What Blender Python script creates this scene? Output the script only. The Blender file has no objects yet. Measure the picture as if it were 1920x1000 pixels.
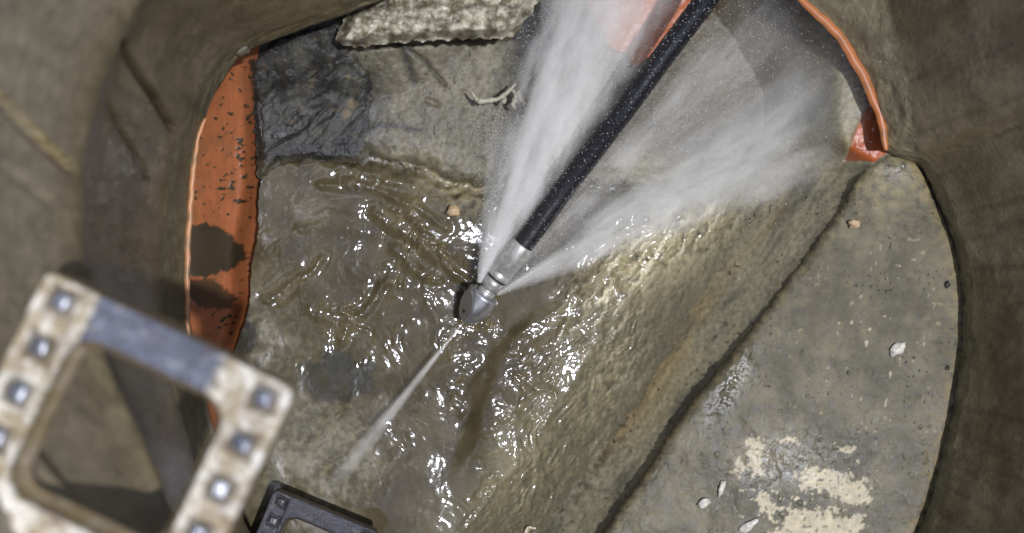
import bpy, bmesh, math, random
import numpy as np
from mathutils import Vector, Matrix

random.seed(4)
RNG = np.random.default_rng(7)
H = 1.8                      # camera height above the channel bed (m)
S = 0.0007 / 1.8             # metres per photo pixel per metre of distance
scene = bpy.context.scene
COL = scene.collection

# ------------------------------------------------------------------ helpers
def P(px, py, z):
    d = H - z
    return ((px - 960.0) * S * d, -(py - 500.0) * S * d, z + 0 * px)

def pv(px, py, z):
    return Vector((float((px - 960) * S * (H - z)), float(-(py - 500) * S * (H - z)), float(z)))

def lin(r, g, b):
    f = lambda c: (c / 255 / 12.92) if c / 255 <= .04045 else ((c / 255 + .055) / 1.055) ** 2.4
    return np.array([f(r), f(g), f(b)])

def sm(a, b, x):
    t = np.clip((x - a) / (b - a), 0, 1)
    return t * t * (3 - 2 * t)

_perm = {}
def perlin(x, y, seed=0):
    if seed not in _perm:
        r = np.random.default_rng(seed + 100)
        p = r.permutation(256)
        a = r.random(256) * 2 * np.pi
        _perm[seed] = (np.concatenate([p, p]), np.cos(a), np.sin(a))
    p, gx, gy = _perm[seed]
    xi = np.floor(x).astype(int); yi = np.floor(y).astype(int)
    xf = x - xi; yf = y - yi
    xi &= 255; yi &= 255
    u = xf ** 3 * (xf * (xf * 6 - 15) + 10); v = yf ** 3 * (yf * (yf * 6 - 15) + 10)
    def g(ix, iy, dx, dy):
        h = p[p[ix & 255] + (iy & 255)]
        return gx[h] * dx + gy[h] * dy
    n00 = g(xi, yi, xf, yf); n10 = g(xi + 1, yi, xf - 1, yf)
    n01 = g(xi, yi + 1, xf, yf - 1); n11 = g(xi + 1, yi + 1, xf - 1, yf - 1)
    return 1.5 * ((n00 * (1 - u) + n10 * u) * (1 - v) + (n01 * (1 - u) + n11 * u) * v)

def fbm(x, y, o=4, seed=0, gain=.5):
    s = 0; a = 1; t = 0
    for i in range(o):
        s = s + a * perlin(x * 2 ** i + 17.3 * i, y * 2 ** i - 9.1 * i, seed + i)
        t += a; a *= gain
    return s / t

def seg_dist(px, py, pts, closed=False):
    """distance to a polyline"""
    d = np.full(px.shape, 1e9)
    n = len(pts)
    for i in range(n if closed else n - 1):
        ax, ay = pts[i]; bx, by = pts[(i + 1) % n]
        vx, vy = bx - ax, by - ay
        t = np.clip(((px - ax) * vx + (py - ay) * vy) / (vx * vx + vy * vy + 1e-9), 0, 1)
        d = np.minimum(d, np.hypot(px - ax - t * vx, py - ay - t * vy))
    return d

def poly_sd(px, py, pts):
    """signed distance, positive inside"""
    d = seg_dist(px, py, pts, True)
    ins = np.zeros(px.shape, bool)
    n = len(pts)
    for i in range(n):
        ax, ay = pts[i]; bx, by = pts[(i + 1) % n]
        if ay == by: continue
        c = ((ay > py) != (by > py)) & (px < (bx - ax) * (py - ay) / (by - ay) + ax)
        ins ^= c
    return np.where(ins, d, -d)

def blob(px, py, cx, cy, rx, ry, ang=0):
    a = math.radians(ang); c, s = math.cos(a), math.sin(a)
    u = ((px - cx) * c + (py - cy) * s) / rx; v = (-(px - cx) * s + (py - cy) * c) / ry
    return np.exp(-(u * u + v * v))

def catmull(keys, n, closed=False):
    K = np.array(keys, float); m = len(K)
    seg = m if closed else m - 1
    t = np.linspace(0, seg, n, endpoint=not closed)
    i = np.minimum(t.astype(int), seg - 1); f = (t - i)[:, None]
    if closed: g = lambda k: K[k % m]
    else: g = lambda k: K[np.clip(k, 0, m - 1)]
    p0, p1, p2, p3 = g(i - 1), g(i), g(i + 1), g(i + 2)
    return .5 * (2 * p1 + (p2 - p0) * f + (2 * p0 - 5 * p1 + 4 * p2 - p3) * f ** 2 + (3 * p1 - p0 - 3 * p2 + p3) * f ** 3)

def mesh_from(name, verts, faces, mat, parent=None, col=None, rough=None, smooth=True):
    me = bpy.data.meshes.new(name)
    verts = np.asarray(verts, dtype=np.float32)
    faces = np.asarray(faces, dtype=np.int32)
    me.vertices.add(len(verts)); me.vertices.foreach_set('co', verts.ravel())
    me.loops.add(faces.size); me.loops.foreach_set('vertex_index', faces.ravel())
    me.polygons.add(len(faces))
    k = faces.shape[1]
    me.polygons.foreach_set('loop_start', np.arange(len(faces), dtype=np.int32) * k)
    me.polygons.foreach_set('loop_total', np.full(len(faces), k, np.int32))
    me.update(); me.validate()
    if smooth: me.polygons.foreach_set('use_smooth', np.ones(len(me.polygons), bool))
    if col is not None:
        c = np.ones((len(verts), 4), np.float32); c[:, :3] = col
        a = me.color_attributes.new('Col', 'FLOAT_COLOR', 'POINT'); a.data.foreach_set('color', c.ravel())
    if rough is not None:
        a = me.attributes.new('Rough', 'FLOAT', 'POINT'); a.data.foreach_set('value', np.asarray(rough, np.float32).ravel())
    me.materials.append(mat)
    o = bpy.data.objects.new(name, me); COL.objects.link(o)
    if parent: o.parent = parent
    return o

def grid_faces(nr, nc, wrap=False, flip=False):
    r = np.arange(nr - 1)[:, None]; c = np.arange(nc if wrap else nc - 1)[None, :]
    a = r * nc + c; b = r * nc + (c + 1) % nc
    f = np.stack([a, b, b + nc, a + nc], -1).reshape(-1, 4)
    return f[:, ::-1] if flip else f

def sheet(name, x0, x1, y0, y1, step, zf, mat, colf, parent=None, keep=None):
    xs = np.arange(x0, x1 + .1, step); ys = np.arange(y0, y1 + .1, step)
    gx, gy = np.meshgrid(xs, ys)
    z = zf(gx, gy)
    X, Y, Z = P(gx, gy, z)
    V = np.stack([X, Y, Z], -1).reshape(-1, 3)
    F = grid_faces(len(ys), len(xs), flip=True)
    c, r = colf(gx, gy)
    c = c.reshape(-1, 3); r = r.ravel()
    if keep is not None:
        k = keep(gx, gy).ravel()
        F = F[k[F].all(1)]
        used = np.zeros(len(V), bool); used[F] = True
        idx = np.cumsum(used) - 1
        V, c, r, F = V[used], c[used], r[used], idx[F]
    return mesh_from(name, V, F, mat, parent, c, r)

def mixc(a, b, m):
    return a * (1 - m[..., None]) + b * m[..., None]

def tag(o, label=None, cat=None, group=None, kind=None):
    if label: o['label'] = label
    if cat: o['category'] = cat
    if group: o['group'] = group
    if kind: o['kind'] = kind
    return o

def empty(name, loc=(0, 0, 0)):
    o = bpy.data.objects.new(name, None); COL.objects.link(o); o.location = loc
    return o

# ------------------------------------------------------------------ materials
def nm(name):
    m = bpy.data.materials.new(name); m.use_nodes = True
    return m, m.node_tree.nodes, m.node_tree.links, m.node_tree.nodes['Principled BSDF']

def attr_mat(name, bump=.3, bscale=500, bdist=.0008, vary=.35, vscale=120, spec=.5, coat=0, rvary=.1):
    m, N, L, b = nm(name)
    a = N.new('ShaderNodeAttribute'); a.attribute_name = 'Col'
    r = N.new('ShaderNodeAttribute'); r.attribute_name = 'Rough'
    tc = N.new('ShaderNodeTexCoord')
    n1 = N.new('ShaderNodeTexNoise'); n1.inputs['Scale'].default_value = vscale; n1.inputs['Detail'].default_value = 7
    n1.inputs['Roughness'].default_value = .65
    L.new(tc.outputs['Object'], n1.inputs['Vector'])
    mr = N.new('ShaderNodeMapRange'); mr.inputs['From Min'].default_value = .3; mr.inputs['From Max'].default_value = .7
    mr.inputs['To Min'].default_value = 1 - vary; mr.inputs['To Max'].default_value = 1 + vary
    L.new(n1.outputs['Fac'], mr.inputs['Value'])
    mx = N.new('ShaderNodeVectorMath'); mx.operation = 'SCALE'
    L.new(a.outputs['Color'], mx.inputs[0]); L.new(mr.outputs['Result'], mx.inputs['Scale'])
    L.new(mx.outputs['Vector'], b.inputs['Base Color'])
    ra = N.new('ShaderNodeMath'); ra.operation = 'MULTIPLY_ADD'
    ra.inputs[1].default_value = rvary
    L.new(n1.outputs['Fac'], ra.inputs[0]); L.new(r.outputs['Fac'], ra.inputs[2])
    sub = N.new('ShaderNodeMath'); sub.operation = 'SUBTRACT'; sub.inputs[1].default_value = rvary * .5; sub.use_clamp = True
    L.new(ra.outputs[0], sub.inputs[0])
    L.new(sub.outputs[0], b.inputs['Roughness'])
    n2 = N.new('ShaderNodeTexNoise'); n2.inputs['Scale'].default_value = bscale; n2.inputs['Detail'].default_value = 5
    n2.inputs['Roughness'].default_value = .6
    L.new(tc.outputs['Object'], n2.inputs['Vector'])
    bp = N.new('ShaderNodeBump'); bp.inputs['Strength'].default_value = bump; bp.inputs['Distance'].default_value = bdist
    L.new(n2.outputs['Fac'], bp.inputs['Height']); L.new(bp.outputs['Normal'], b.inputs['Normal'])
    b.inputs['Specular IOR Level'].default_value = spec
    b.inputs['Specular Tint'].default_value = (.84, .88, 1, 1)
    b.inputs['Coat Weight'].default_value = coat
    b.inputs['Coat Roughness'].default_value = .12
    return m

M_floor = attr_mat('wet_concrete', .8, 420, .0012, .32, 150, .6)
M_bench = attr_mat('bench_concrete', .45, 260, .0010, .26, 90, .4)
M_wall = attr_mat('wall_concrete', .85, 240, .0022, .28, 60, .45)
M_mud = attr_mat('grey_sludge', .8, 330, .002, .35, 90, .5)
M_water = attr_mat('muddy_water', .14, 230, .0010, .12, 40, .6, rvary=.0)
M_pipe = attr_mat('orange_pvc', .15, 300, .0006, .10, 60, .5)
M_step = attr_mat('step_frame', .8, 330, .002, .28, 140, .6)

def simple(name, col, rough, metal=0, bump=0, bs=400, vary=.2, vs=150, spec=.5):
    m, N, L, b = nm(name)
    tc = N.new('ShaderNodeTexCoord')
    n1 = N.new('ShaderNodeTexNoise'); n1.inputs['Scale'].default_value = vs; n1.inputs['Detail'].default_value = 6
    L.new(tc.outputs['Object'], n1.inputs['Vector'])
    cr = N.new('ShaderNodeValToRGB')
    c = np.array(col)
    cr.color_ramp.elements[0].position = .3; cr.color_ramp.elements[1].position = .7
    cr.color_ramp.elements[0].color = (*(c * (1 - vary)), 1); cr.color_ramp.elements[1].color = (*np.minimum(c * (1 + vary), 1), 1)
    L.new(n1.outputs['Fac'], cr.inputs['Fac']); L.new(cr.outputs['Color'], b.inputs['Base Color'])
    b.inputs['Roughness'].default_value = rough; b.inputs['Metallic'].default_value = metal
    b.inputs['Specular IOR Level'].default_value = spec
    if bump:
        n2 = N.new('ShaderNodeTexNoise'); n2.inputs['Scale'].default_value = bs; n2.inputs['Detail'].default_value = 4
        L.new(tc.outputs['Object'], n2.inputs['Vector'])
        bp = N.new('ShaderNodeBump'); bp.inputs['Strength'].default_value = bump; bp.inputs['Distance'].default_value = .001
        L.new(n2.outputs['Fac'], bp.inputs['Height']); L.new(bp.outputs['Normal'], b.inputs['Normal'])
    return m

M_steel = simple('nozzle_steel', (.52, .53, .58), .25, .82, .12, 500, .12)
M_steel2 = simple('ferrule_steel', (.55, .55, .54), .34, .6, .2, 700, .25)
M_hole = simple('dark_bore', (.03, .025, .02), .6)
M_hose = simple('black_rubber', (.014, .014, .018), .27, 0, .5, 220, .3)
M_drop = simple('spray_drop', (.85, .87, .9), .15, 0)
M_stone = simple('pale_stone', (.50, .36, .22), .5, 0, .6, 300)
M_chip = simple('white_chip', (.62, .60, .55), .35, 0, .6, 300)
M_rag = simple('wet_paper', (.42, .40, .32), .35, 0, .6, 300)
M_stud = simple('stud_metal', (.24, .25, .29), .26, .8, .9, 260, .4)
M_ground = simple('ground_asphalt', (.05, .05, .05), .9, 0, .6, 80)

# ------------------------------------------------------------------ colours
C_tan = lin(110, 104, 85); C_tan2 = lin(137, 131, 109); C_ochre = lin(138, 120, 84)
C_mud = lin(50, 49, 46); C_wat = lin(80, 73, 55); C_wat2 = lin(120, 108, 78)
C_wall = lin(106, 95, 72); C_wall2 = lin(134, 123, 100); C_dark = lin(48, 42, 30)
C_or = lin(160, 96, 60)

# ------------------------------------------------------------------ bed relief (photo pixels of the surveyed plan -> metres)
IN = [(1648, 282), (1600, 345), (1578, 384), (1570, 398), (1500, 494), (1400, 628), (1290, 765), (1215, 880), (1130, 1000), (1010, 1180), (900, 1340)]
def bench_t(px, py):
    """distance to the left of the bench edge line"""
    dx, dy = -.573, .819
    return -((px - 1620) * dy - (py - 318) * dx) * 1.0

WP = [(380, 330), (470, 300), (505, 294), (540, 286), (620, 287), (700, 296), (790, 312), (850, 345), (905, 350), (1000, 330), (1180, 355), (1330, 375), (1410, 385),
      (1390, 450), (1300, 580), (1245, 680), (1200, 750), (1150, 820), (1085, 900), (1015, 1000), (960, 1120), (640, 1260), (330, 1260), (330, 700)]

def wsd(px, py):
    w = 14 * perlin(px / 38, py / 38, 61) + 8 * perlin(px / 15, py / 15, 62)
    return poly_sd(px, py, WP) + w * .6

LEVEL = .026
def bed_base(px, py):
    t = bench_t(px, py)
    z = .142 * np.clip(1 - t / 360, 0, 1.02) ** 1.7 * (1 - .5 * sm(-12, -45, t))
    z = z + .10 * np.clip((330 - py) / 300, 0, 1.4) ** 1.5 * sm(1050, 700, px)
    # upper pipe bore rising towards its right-hand rim
    arc = [(1400, -120), (1500, 0), (1570, 60), (1620, 140), (1655, 230), (1662, 275)]
    d = seg_dist(px, py, arc)
    z = z + .13 * sm(230, -30, d) * sm(330, 240, py)
    z = np.where(px > 1200, .168 - np.log1p(np.exp(np.clip((.168 - z) * 160, -30, 30))) / 160, z)
    z = z + .004 * fbm(px / 140, py / 140, 3, 3)
    return z

LEDGE = [(636, 74), (655, 30), (720, -6), (760, -60), (1000, -80), (1010, -10), (985, 30), (955, 66), (880, 66), (800, 70), (740, 74), (690, 80), (655, 82)]
def cover(px, py):
    """where the upper pipe's orange wall shows through the silt"""
    n = 26 * fbm(px / 45, py / 45, 3, 71)
    a = poly_sd(px, py, [(1060, -80), (1360, -80), (1320, 30), (1255, 85), (1190, 122), (1140, 80)]) + n * .6
    b = poly_sd(px, py, [(1680, 170), (1680, 175), (1650, 186), (1622, 212), (1606, 240), (1596, 270), (1582, 302), (1640, 304), (1680, 276)]) + n * .16
    return np.maximum(sm(-6, 6, a), sm(-5, 5, b))

def floor_z(px, py, cov=True):
    z = bed_base(px, py)
    w = wsd(px, py)
    hh = sm(380, 260, bench_t(px, py)); target = LEVEL + np.maximum(0, z - LEVEL) * hh - .010 + .0075 * hh
    zin = np.minimum(z, target)
    zout = np.maximum(z, LEVEL - .002 * 0 + .0005 + .0003 * np.clip(-w, 0, 30))
    k = sm(-16, 14, w)
    z = zout * (1 - k) + zin * k
    z = z + .0016 * fbm(px / 26, py / 26, 4, 5) + .0007 * perlin(px / 7, py / 7, 9)
    # long scour streaks on the haunch
    t = bench_t(px, py); u = (px * -.573 + py * .819)
    z = z + .0010 * fbm(t / 14, u / 130, 3, 15) * sm(380, 300, t) * sm(0, 60, t)
    # cracks and gouges in the old channel concrete
    for pl, wd, dp in (([(735, 75), (790, 108), (835, 160)], 4, .004), ([(640, 78), (700, 84), (800, 76), (950, 66)], 7, .012),
                       ([(758, 95), (766, 120), (775, 152)], 9, .003), ([(800, 188), (820, 196)], 5, .003)):
        z = z - dp * np.exp(-(seg_dist(px, py, pl) / wd) ** 2)
    if not cov: return z - .0005
    return z - .006 * (2 * cover(px, py) - 1) * sm(-30, 10, t) * sm(1000, 1080, px) * sm(330, 310, py)

def floor_col(px, py):
    t = bench_t(px, py); u = (px * -.573 + py * .819)
    n = fbm(px / 90, py / 90, 4, 21); n2 = fbm(px / 22, py / 22, 4, 25)
    c = mixc(C_tan * .92, C_tan2 * 1.02, sm(-.4, .5, n))
    c = mixc(c, C_dark * 1.3, .7 * sm(.18, .5, n2))
    # ochre and cream streaks along the haunch; cream lightened for wet glare and foam
    st = fbm(t / 60, u / 420, 4, 31)
    hm = sm(430, 330, t) * sm(-10, 30, t)
    c = mixc(c, mixc(C_tan2 * 1.25, C_ochre * 1.1, .6 * sm(.0, .6, st)), hm * .8)
    c = mixc(c, C_ochre * 1.35, .6 * np.minimum(1, .9 * blob(px, py, 1250, 640, 45, 130, 35) * sm(-.3, .3, n + n2) + .7 * blob(px, py, 1210, 740, 60, 110, 35)))
    grey = lin(92, 90, 78)
    c = mixc(c, grey, hm * .75 * sm(.05, .45, fbm(t / 45, u / 160, 4, 37)))
    c = mixc(c, lin(62, 58, 46), .75 * blob(px, py, 1110, 880, 28, 90, 32) * sm(-.2, .3, n2))
    c = mixc(c, lin(98, 93, 78), .55 * blob(px, py, 800, 180, 170, 110))
    # pits
    pit = sm(.50, .62, perlin(px / 7.5, py / 7.5, 41)) * sm(.0, .4, perlin(px / 60, py / 60, 43))
    c = mixc(c, C_dark * .6, pit * .8)
    # dark silt: upper left, beside the ledge and below the pool
    n3 = 30 * fbm(px / 35, py / 35, 4, 45)
    d1 = poly_sd(px, py, [(440, 60), (640, 20), (690, 74), (640, 90), (700, 150), (700, 250), (670, 300), (450, 310), (440, 200)]) + n3 * .5
    d2 = poly_sd(px, py, [(950, 60), (1010, -60), (1130, -60), (1060, 50), (1010, 130), (965, 110)]) + n3 * .8
    d3 = poly_sd(px, py, [(575, 670), (640, 655), (700, 675), (715, 715), (660, 755), (600, 760), (560, 720)]) + n3 * 1.0
    d4 = poly_sd(px, py, [(460, 560), (500, 640), (480, 720), (400, 720), (420, 640)]) + n3
    for d, cc in ((d1, C_mud), (d2, lin(56, 52, 46)), (d3, lin(70, 69, 62)), (d4, lin(62, 60, 52))):
        c = mixc(c, cc * (1 + .25 * n2[..., None]), np.maximum(sm(-6, 10, d), .6 * sm(-55, 0, d + 30 * n2)))
    c = mixc(c, lin(66, 64, 56), .8 * sm(.15, .4, fbm(px / 30, py / 50, 4, 47)) * blob(px, py, 760, 250, 110, 50, 10))
    for pl, wd in (([(735, 75), (790, 108), (835, 160)], 3), ([(757, 90), (766, 120), (776, 152)], 9), ([(690, 238), (730, 235), (790, 245)], 5)):
        c = mixc(c, lin(46, 44, 38), .85 * np.exp(-(seg_dist(px, py, pl) / wd) ** 2))
    # silt on the upper pipe's invert
    pm = sm(1080, 1180, px) * sm(330, 250, py) * sm(120, 240, t)
    c = mixc(c, lin(92, 84, 66) * (1 + .3 * n2[..., None]), pm * .85)
    # bottom left silted floor
    bl = blob(px, py, 520, 820, 130, 140)
    c = mixc(c, lin(112, 102, 78) * (1 + .35 * n2[..., None]), bl * .8)
    rough = .42 + .2 * n2 + .1 * n
    rough = rough - .14 * sm(-100, 10, wsd(px, py)) - .1 * bl
    return c, np.clip(rough, .16, .8)

floor = sheet('channel_floor', 150, 1860, -330, 1360, 2.9, floor_z, M_floor, floor_col)
tag(floor, 'worn tan concrete channel bed scoured in streaks', kind='structure')

# ------------------------------------------------------------------ wet mortar ledge and sludge deposit
def ledge_z(px, py):
    sd = poly_sd(px, py, LEDGE) + 5 * perlin(px / 16, py / 16, 81)
    return .128 + .028 * sm(-7, 14, sd) + .006 * fbm(px / 30, py / 30, 3, 82) + .0045 * fbm(px / 11, py / 11, 3, 84) * sm(0, 20, sd)
def ledge_col(px, py):
    n = fbm(px / 24, py / 20, 4, 86)
    c = mixc(lin(112, 104, 84), lin(192, 186, 168), sm(-.3, .35, n))
    c = mixc(c, lin(60, 58, 50), sm(.1, .5, fbm(px / 40, py / 30, 3, 87)) * .8)
    return c, np.clip(.14 + .25 * fbm(px / 15, py / 15, 3, 88), .08, .6)
led = sheet('mortar_ledge', 615, 1030, -110, 100, 2.0, ledge_z, M_floor, ledge_col,
            keep=lambda x, y: poly_sd(x, y, LEDGE) + 5 * perlin(x / 16, y / 16, 81) > -8)
tag(led, 'lumpy wet mortar ledge glistening above the channel below the top wall', 'mortar ledge')

SL = [(474, 118), (520, 70), (600, 50), (690, 60), (700, 90), (655, 92), (690, 140), (702, 200), (694, 262), (680, 302), (590, 296), (520, 300), (490, 330), (486, 250), (480, 190), (470, 150)]
def slsd(px, py):
    return poly_sd(px, py, SL) + 7 * fbm(px / 20, py / 20, 3, 91)
def sl_z(px, py):
    b = np.maximum(bed_base(px, py), LEVEL + .003)
    rid = -np.abs(fbm(px / 60 + .6 * perlin(px / 90, py / 90, 2), (py + px * .6) / 46, 3, 93, .38))
    return b + .0085 * sm(-8, 10, slsd(px, py)) - .001 + .011 * (rid + .25) * sm(-5, 40, slsd(px, py)) + .0006 * fbm(px / 9, py / 9, 3, 95)
def sl_col(px, py):
    n = fbm(px / 45, py / 45, 4, 96)
    c = mixc(lin(44, 44, 42), lin(78, 77, 72), sm(-.35, .5, n + .3 * fbm(px / 12, py / 30, 3, 97)))
    c = mixc(c, lin(96, 88, 66), .7 * sm(.25, .5, fbm(px / 30, py / 22, 3, 98)))
    for cx, cy, r in ((660, 195, 10), (650, 213, 9), (654, 145, 5)):
        c = mixc(c, lin(116, 104, 84), np.exp(-(np.hypot(px - cx, py - cy) / r) ** 6))
    c = mixc(c, floor_col(px, py)[0] * .8, sm(26, -2, slsd(px, py) + 22 * fbm(px / 8, py / 8, 2, 99)))
    return c, np.clip(.36 + .3 * n, .15, .8)
sl = sheet('sludge_deposit', 455, 720, 30, 345, 1.7, sl_z, M_mud, sl_col, keep=lambda x, y: slsd(x, y) > -8)
tag(sl, 'dark grey sludge smeared over the channel beside the orange pipe', kind='stuff')

# ------------------------------------------------------------------ water
FOLD = [(985, 596), (962, 632), (930, 690), (908, 740), (905, 790), (885, 850), (850, 910)]
AMP = [(745, 360, 110, 26, 18, .55), (640, 345, 90, 18, -4, .45), (800, 460, 90, 34, 42, 1.35), (770, 520, 60, 40, 10, .9), (560, 525, 60, 9, -42, .9),
       (650, 590, 70, 14, -50, 1.0), (620, 600, 60, 30, 20, .5), (860, 650, 60, 34, -50, .6), (700, 640, 90, 50, -30, .45), (905, 625, 34, 18, -30, .8),
       (1050, 650, 130, 45, -28, .9), (1200, 470, 130, 34, -30, 1.7), (1300, 440, 90, 34, -38, 1.6), (1130, 560, 70, 30, -50, 1.2),
       (1000, 740, 60, 70, 10, 1.4), (1090, 770, 70, 50, -30, 1.4), (990, 870, 70, 70, 0, 1.5), (950, 960, 90, 70, 0, 1.5), (1040, 870, 34, 120, 30, 1.7), (1180, 590, 70, 60, -30, 1.0),
       (1170, 660, 45, 90, 30, .8), (860, 740, 24, 40, 10, .6), (560, 470, 45, 25, 0, .25), (700, 440, 60, 26, 20, .35), (760, 820, 30, 110, 40, .4), (905, 890, 30, 90, 0, .4)]
def amp(px, py):
    a = .03 + 0 * px
    for b in AMP: a = a + b[5] * blob(px, py, b[0], b[1], b[2], b[3], b[4])
    a = a * (1 - .8 * blob(px, py, 845, 880, 70, 110, 20)) * (1 - .7 * blob(px, py, 560, 350, 60, 40)) * (1 - .6 * blob(px, py, 545, 450, 50, 60)) * (1 - .7 * blob(px, py, 855, 525, 26, 30)) * (1 - .8 * blob(px, py, 1020, 560, 80, 28, -30))
    return a * (.34 + 1.3 * sm(-.20, .38, fbm(px / 42, py / 42, 3, 101)))
def water_z(px, py):
    wx = px + 18 * perlin(px / 70, py / 70, 103); wy = py + 18 * perlin(px / 70, py / 70, 104)
    A = np.minimum(amp(px, py), 1.6)
    # ripples: polar round the jet head on the left, drawn out along the channel on the right
    t = (wx * .819 + wy * .573); u = (-wx * .573 + wy * .819)
    ang = np.arctan2(wy - 560, wx - 925); rad = np.hypot(wx - 925, wy - 560)
    right = sm(880, 1080, px + .3 * (py - 600))
    ra = fbm(rad / 15, ang * 4.5, 3, 105); rb_ = fbm(t / 12, u / 48, 3, 106)
    r1 = (1 - 2.2 * np.abs(ra)) * (1 - right) + (1 - 2.2 * np.abs(rb_)) * right
    r0 = fbm(wx / 34, wy / 34, 2, 107)
    r2 = fbm(wx / 10, wy / 10, 3, 109)
    z = LEVEL + .0035 * perlin(px / 130, py / 130, 113) + .0035 * perlin(wx / 70, wy / 70, 115) * (.3 + A)
    z = z + A * (.0019 * r1 + .0032 * r0 + .0006 * r2) + .0002 * r2 + .0004 * r0
    for cr_, h_, w_ in (([(600, 352), (660, 345), (720, 356), (780, 385), (835, 425)], .0022, 6), ([(640, 335), (710, 332), (780, 350), (840, 385)], .0014, 5), ([(700, 400), (745, 425), (800, 470), (862, 522), (888, 548)], .0030, 8),
                        ([(735, 470), (775, 500), (820, 520)], .0026, 8), ([(500, 562), (540, 538), (575, 512), (600, 480)], .0022, 6), ([(640, 640), (668, 600), (705, 560), (725, 520)], .0026, 7), ([(590, 592), (640, 612), (690, 618)], .0016, 5),
                        ([(560, 430), (620, 420), (680, 432)], .0010, 8), ([(870, 780), (890, 730), (905, 700)], .0016, 6), ([(980, 620), (1060, 570), (1130, 510), (1200, 460)], .0024, 9), ([(1010, 650), (1090, 610), (1150, 560)], .0018, 7)):
        dc = seg_dist(wx * .6 + px * .4, wy * .6 + py * .4, cr_)
        z = z + h_ * np.exp(-(dc / w_) ** 2) * (1 + .5 * r2) - .5 * h_ * np.exp(-((dc - 2.4 * w_) / w_) ** 2)
    fx = np.interp(py, [596, 632, 690, 740, 790, 850, 910], [985, 962, 930, 908, 902, 882, 850]); d = (px - fx) * .86 + 6 * perlin(px / 40, py / 40, 108)
    z = z + .010 * (sm(-30, 14, d) * np.exp(-np.maximum(d, 0) / 100) - .3 * np.exp(-((d + 24) / 24) ** 2)) * sm(590, 660, py) * sm(920, 780, py)
    z = z + .008 * blob(px, py, 800, 400, 130, 60, 30) - .008 * blob(px, py, 900, 580, 70, 60)
    w = wsd(px, py)
    film = floor_z(px, py) - .0012 + .0030 * sm(-16, 26, w) + A * (.0012 * r1 + .0006 * r2) * sm(-10, 20, w)
    haunch = sm(330, 240, bench_t(px, py))
    k = sm(-6, 26 + 110 * haunch, w)
    z = film * (1 - k) + np.maximum(z, film) * k
    z = z + .0022 * np.exp(-(seg_dist(px, py, [(505, 296), (560, 287), (620, 288), (700, 298), (760, 308)]) / 5) ** 2) * (1 + 1.2 * perlin(px / 6, py / 6, 120))
    return z
def water_col(px, py):
    A = amp(px, py)
    n = fbm(px / 70, py / 70, 4, 121); n2 = fbm(px / 14, py / 14, 3, 125)
    c = mixc(C_wat * .9, C_wat * 1.35, sm(-.5, .5, n))
    c = mixc(c, C_wat2, .55 * sm(.2, 1.2, A) * sm(-.4, .4, n2))
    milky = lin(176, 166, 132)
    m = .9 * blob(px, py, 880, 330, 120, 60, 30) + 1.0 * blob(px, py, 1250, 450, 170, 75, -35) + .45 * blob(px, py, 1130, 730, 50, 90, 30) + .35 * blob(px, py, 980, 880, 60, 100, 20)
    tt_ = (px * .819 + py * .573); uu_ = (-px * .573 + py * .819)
    st_ = sm(.02, .35, fbm(tt_ / 11 + .8 * n2, uu_ / 60, 4, 133)) * np.clip(1.2 * blob(px, py, 1260, 440, 150, 50, -38) + .8 * blob(px, py, 1120, 560, 90, 30, -50) + .5 * blob(px, py, 1150, 660, 60, 90, 20), 0, 1)  # glare on the wet slope, painted as cream streaks in the water colour
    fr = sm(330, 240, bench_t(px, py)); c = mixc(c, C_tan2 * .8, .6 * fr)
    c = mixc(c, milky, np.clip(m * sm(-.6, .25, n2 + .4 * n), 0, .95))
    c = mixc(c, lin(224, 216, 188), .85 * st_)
    sh = np.clip(blob(px, py, 520, 830, 150, 130) + .9 * blob(px, py, 470, 640, 60, 120) + .8 * blob(px, py, 640, 880, 70, 120, 35) + .4 * blob(px, py, 600, 640, 90, 50), 0, 1)
    c = mixc(c, mixc(lin(90, 85, 67), lin(124, 117, 95), sm(-.3, .35, n2 + .5 * n)), sh * .9)
    c = mixc(c, lin(66, 65, 58), .9 * sm(-6, 12, poly_sd(px, py, [(570, 675), (640, 655), (700, 675), (715, 715), (660, 755), (600, 765), (560, 725)]) + 34 * fbm(px / 30, py / 30, 4, 45)))
    c = mixc(c, lin(50, 49, 44), .9 * sm(-6, 10, poly_sd(px, py, [(440, 560), (480, 620), (470, 690), (400, 720), (410, 640)]) + 30 * fbm(px / 30, py / 30, 4, 46)))
    for bx_, by_, rx_, ry_, an_ in ((960, 690, 22, 60, 25), (900, 820, 20, 90, 12)):
        c = mixc(c, lin(60, 52, 34), .5 * blob(px, py, bx_, by_, rx_, ry_, an_))
    foam = np.exp(-(seg_dist(px, py, [(505, 297), (560, 287), (620, 288), (700, 298), (760, 308), (840, 345)]) / 3.5) ** 2) * sm(-.3, .3, perlin(px / 8, py / 8, 130))
    c = mixc(c, lin(200, 200, 196), .6 * foam)
    c = mixc(c, lin(74, 70, 56), .8 * blob(px, py, 640, 710, 60, 35) * sm(-.3, .3, n2 + n))
    rq = .10 + .20 * sm(.05, .5, fbm(px / 46, py / 46, 3, 131)) * sm(.1, .8, A) + .25 * sh * sm(-.2, .3, n)
    return c, np.clip(rq, .05, .45)
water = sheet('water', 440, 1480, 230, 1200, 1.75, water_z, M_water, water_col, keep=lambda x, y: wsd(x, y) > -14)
tag(water, 'turbid brown water churned into glinting ripples around the jet head', kind='structure')

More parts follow.
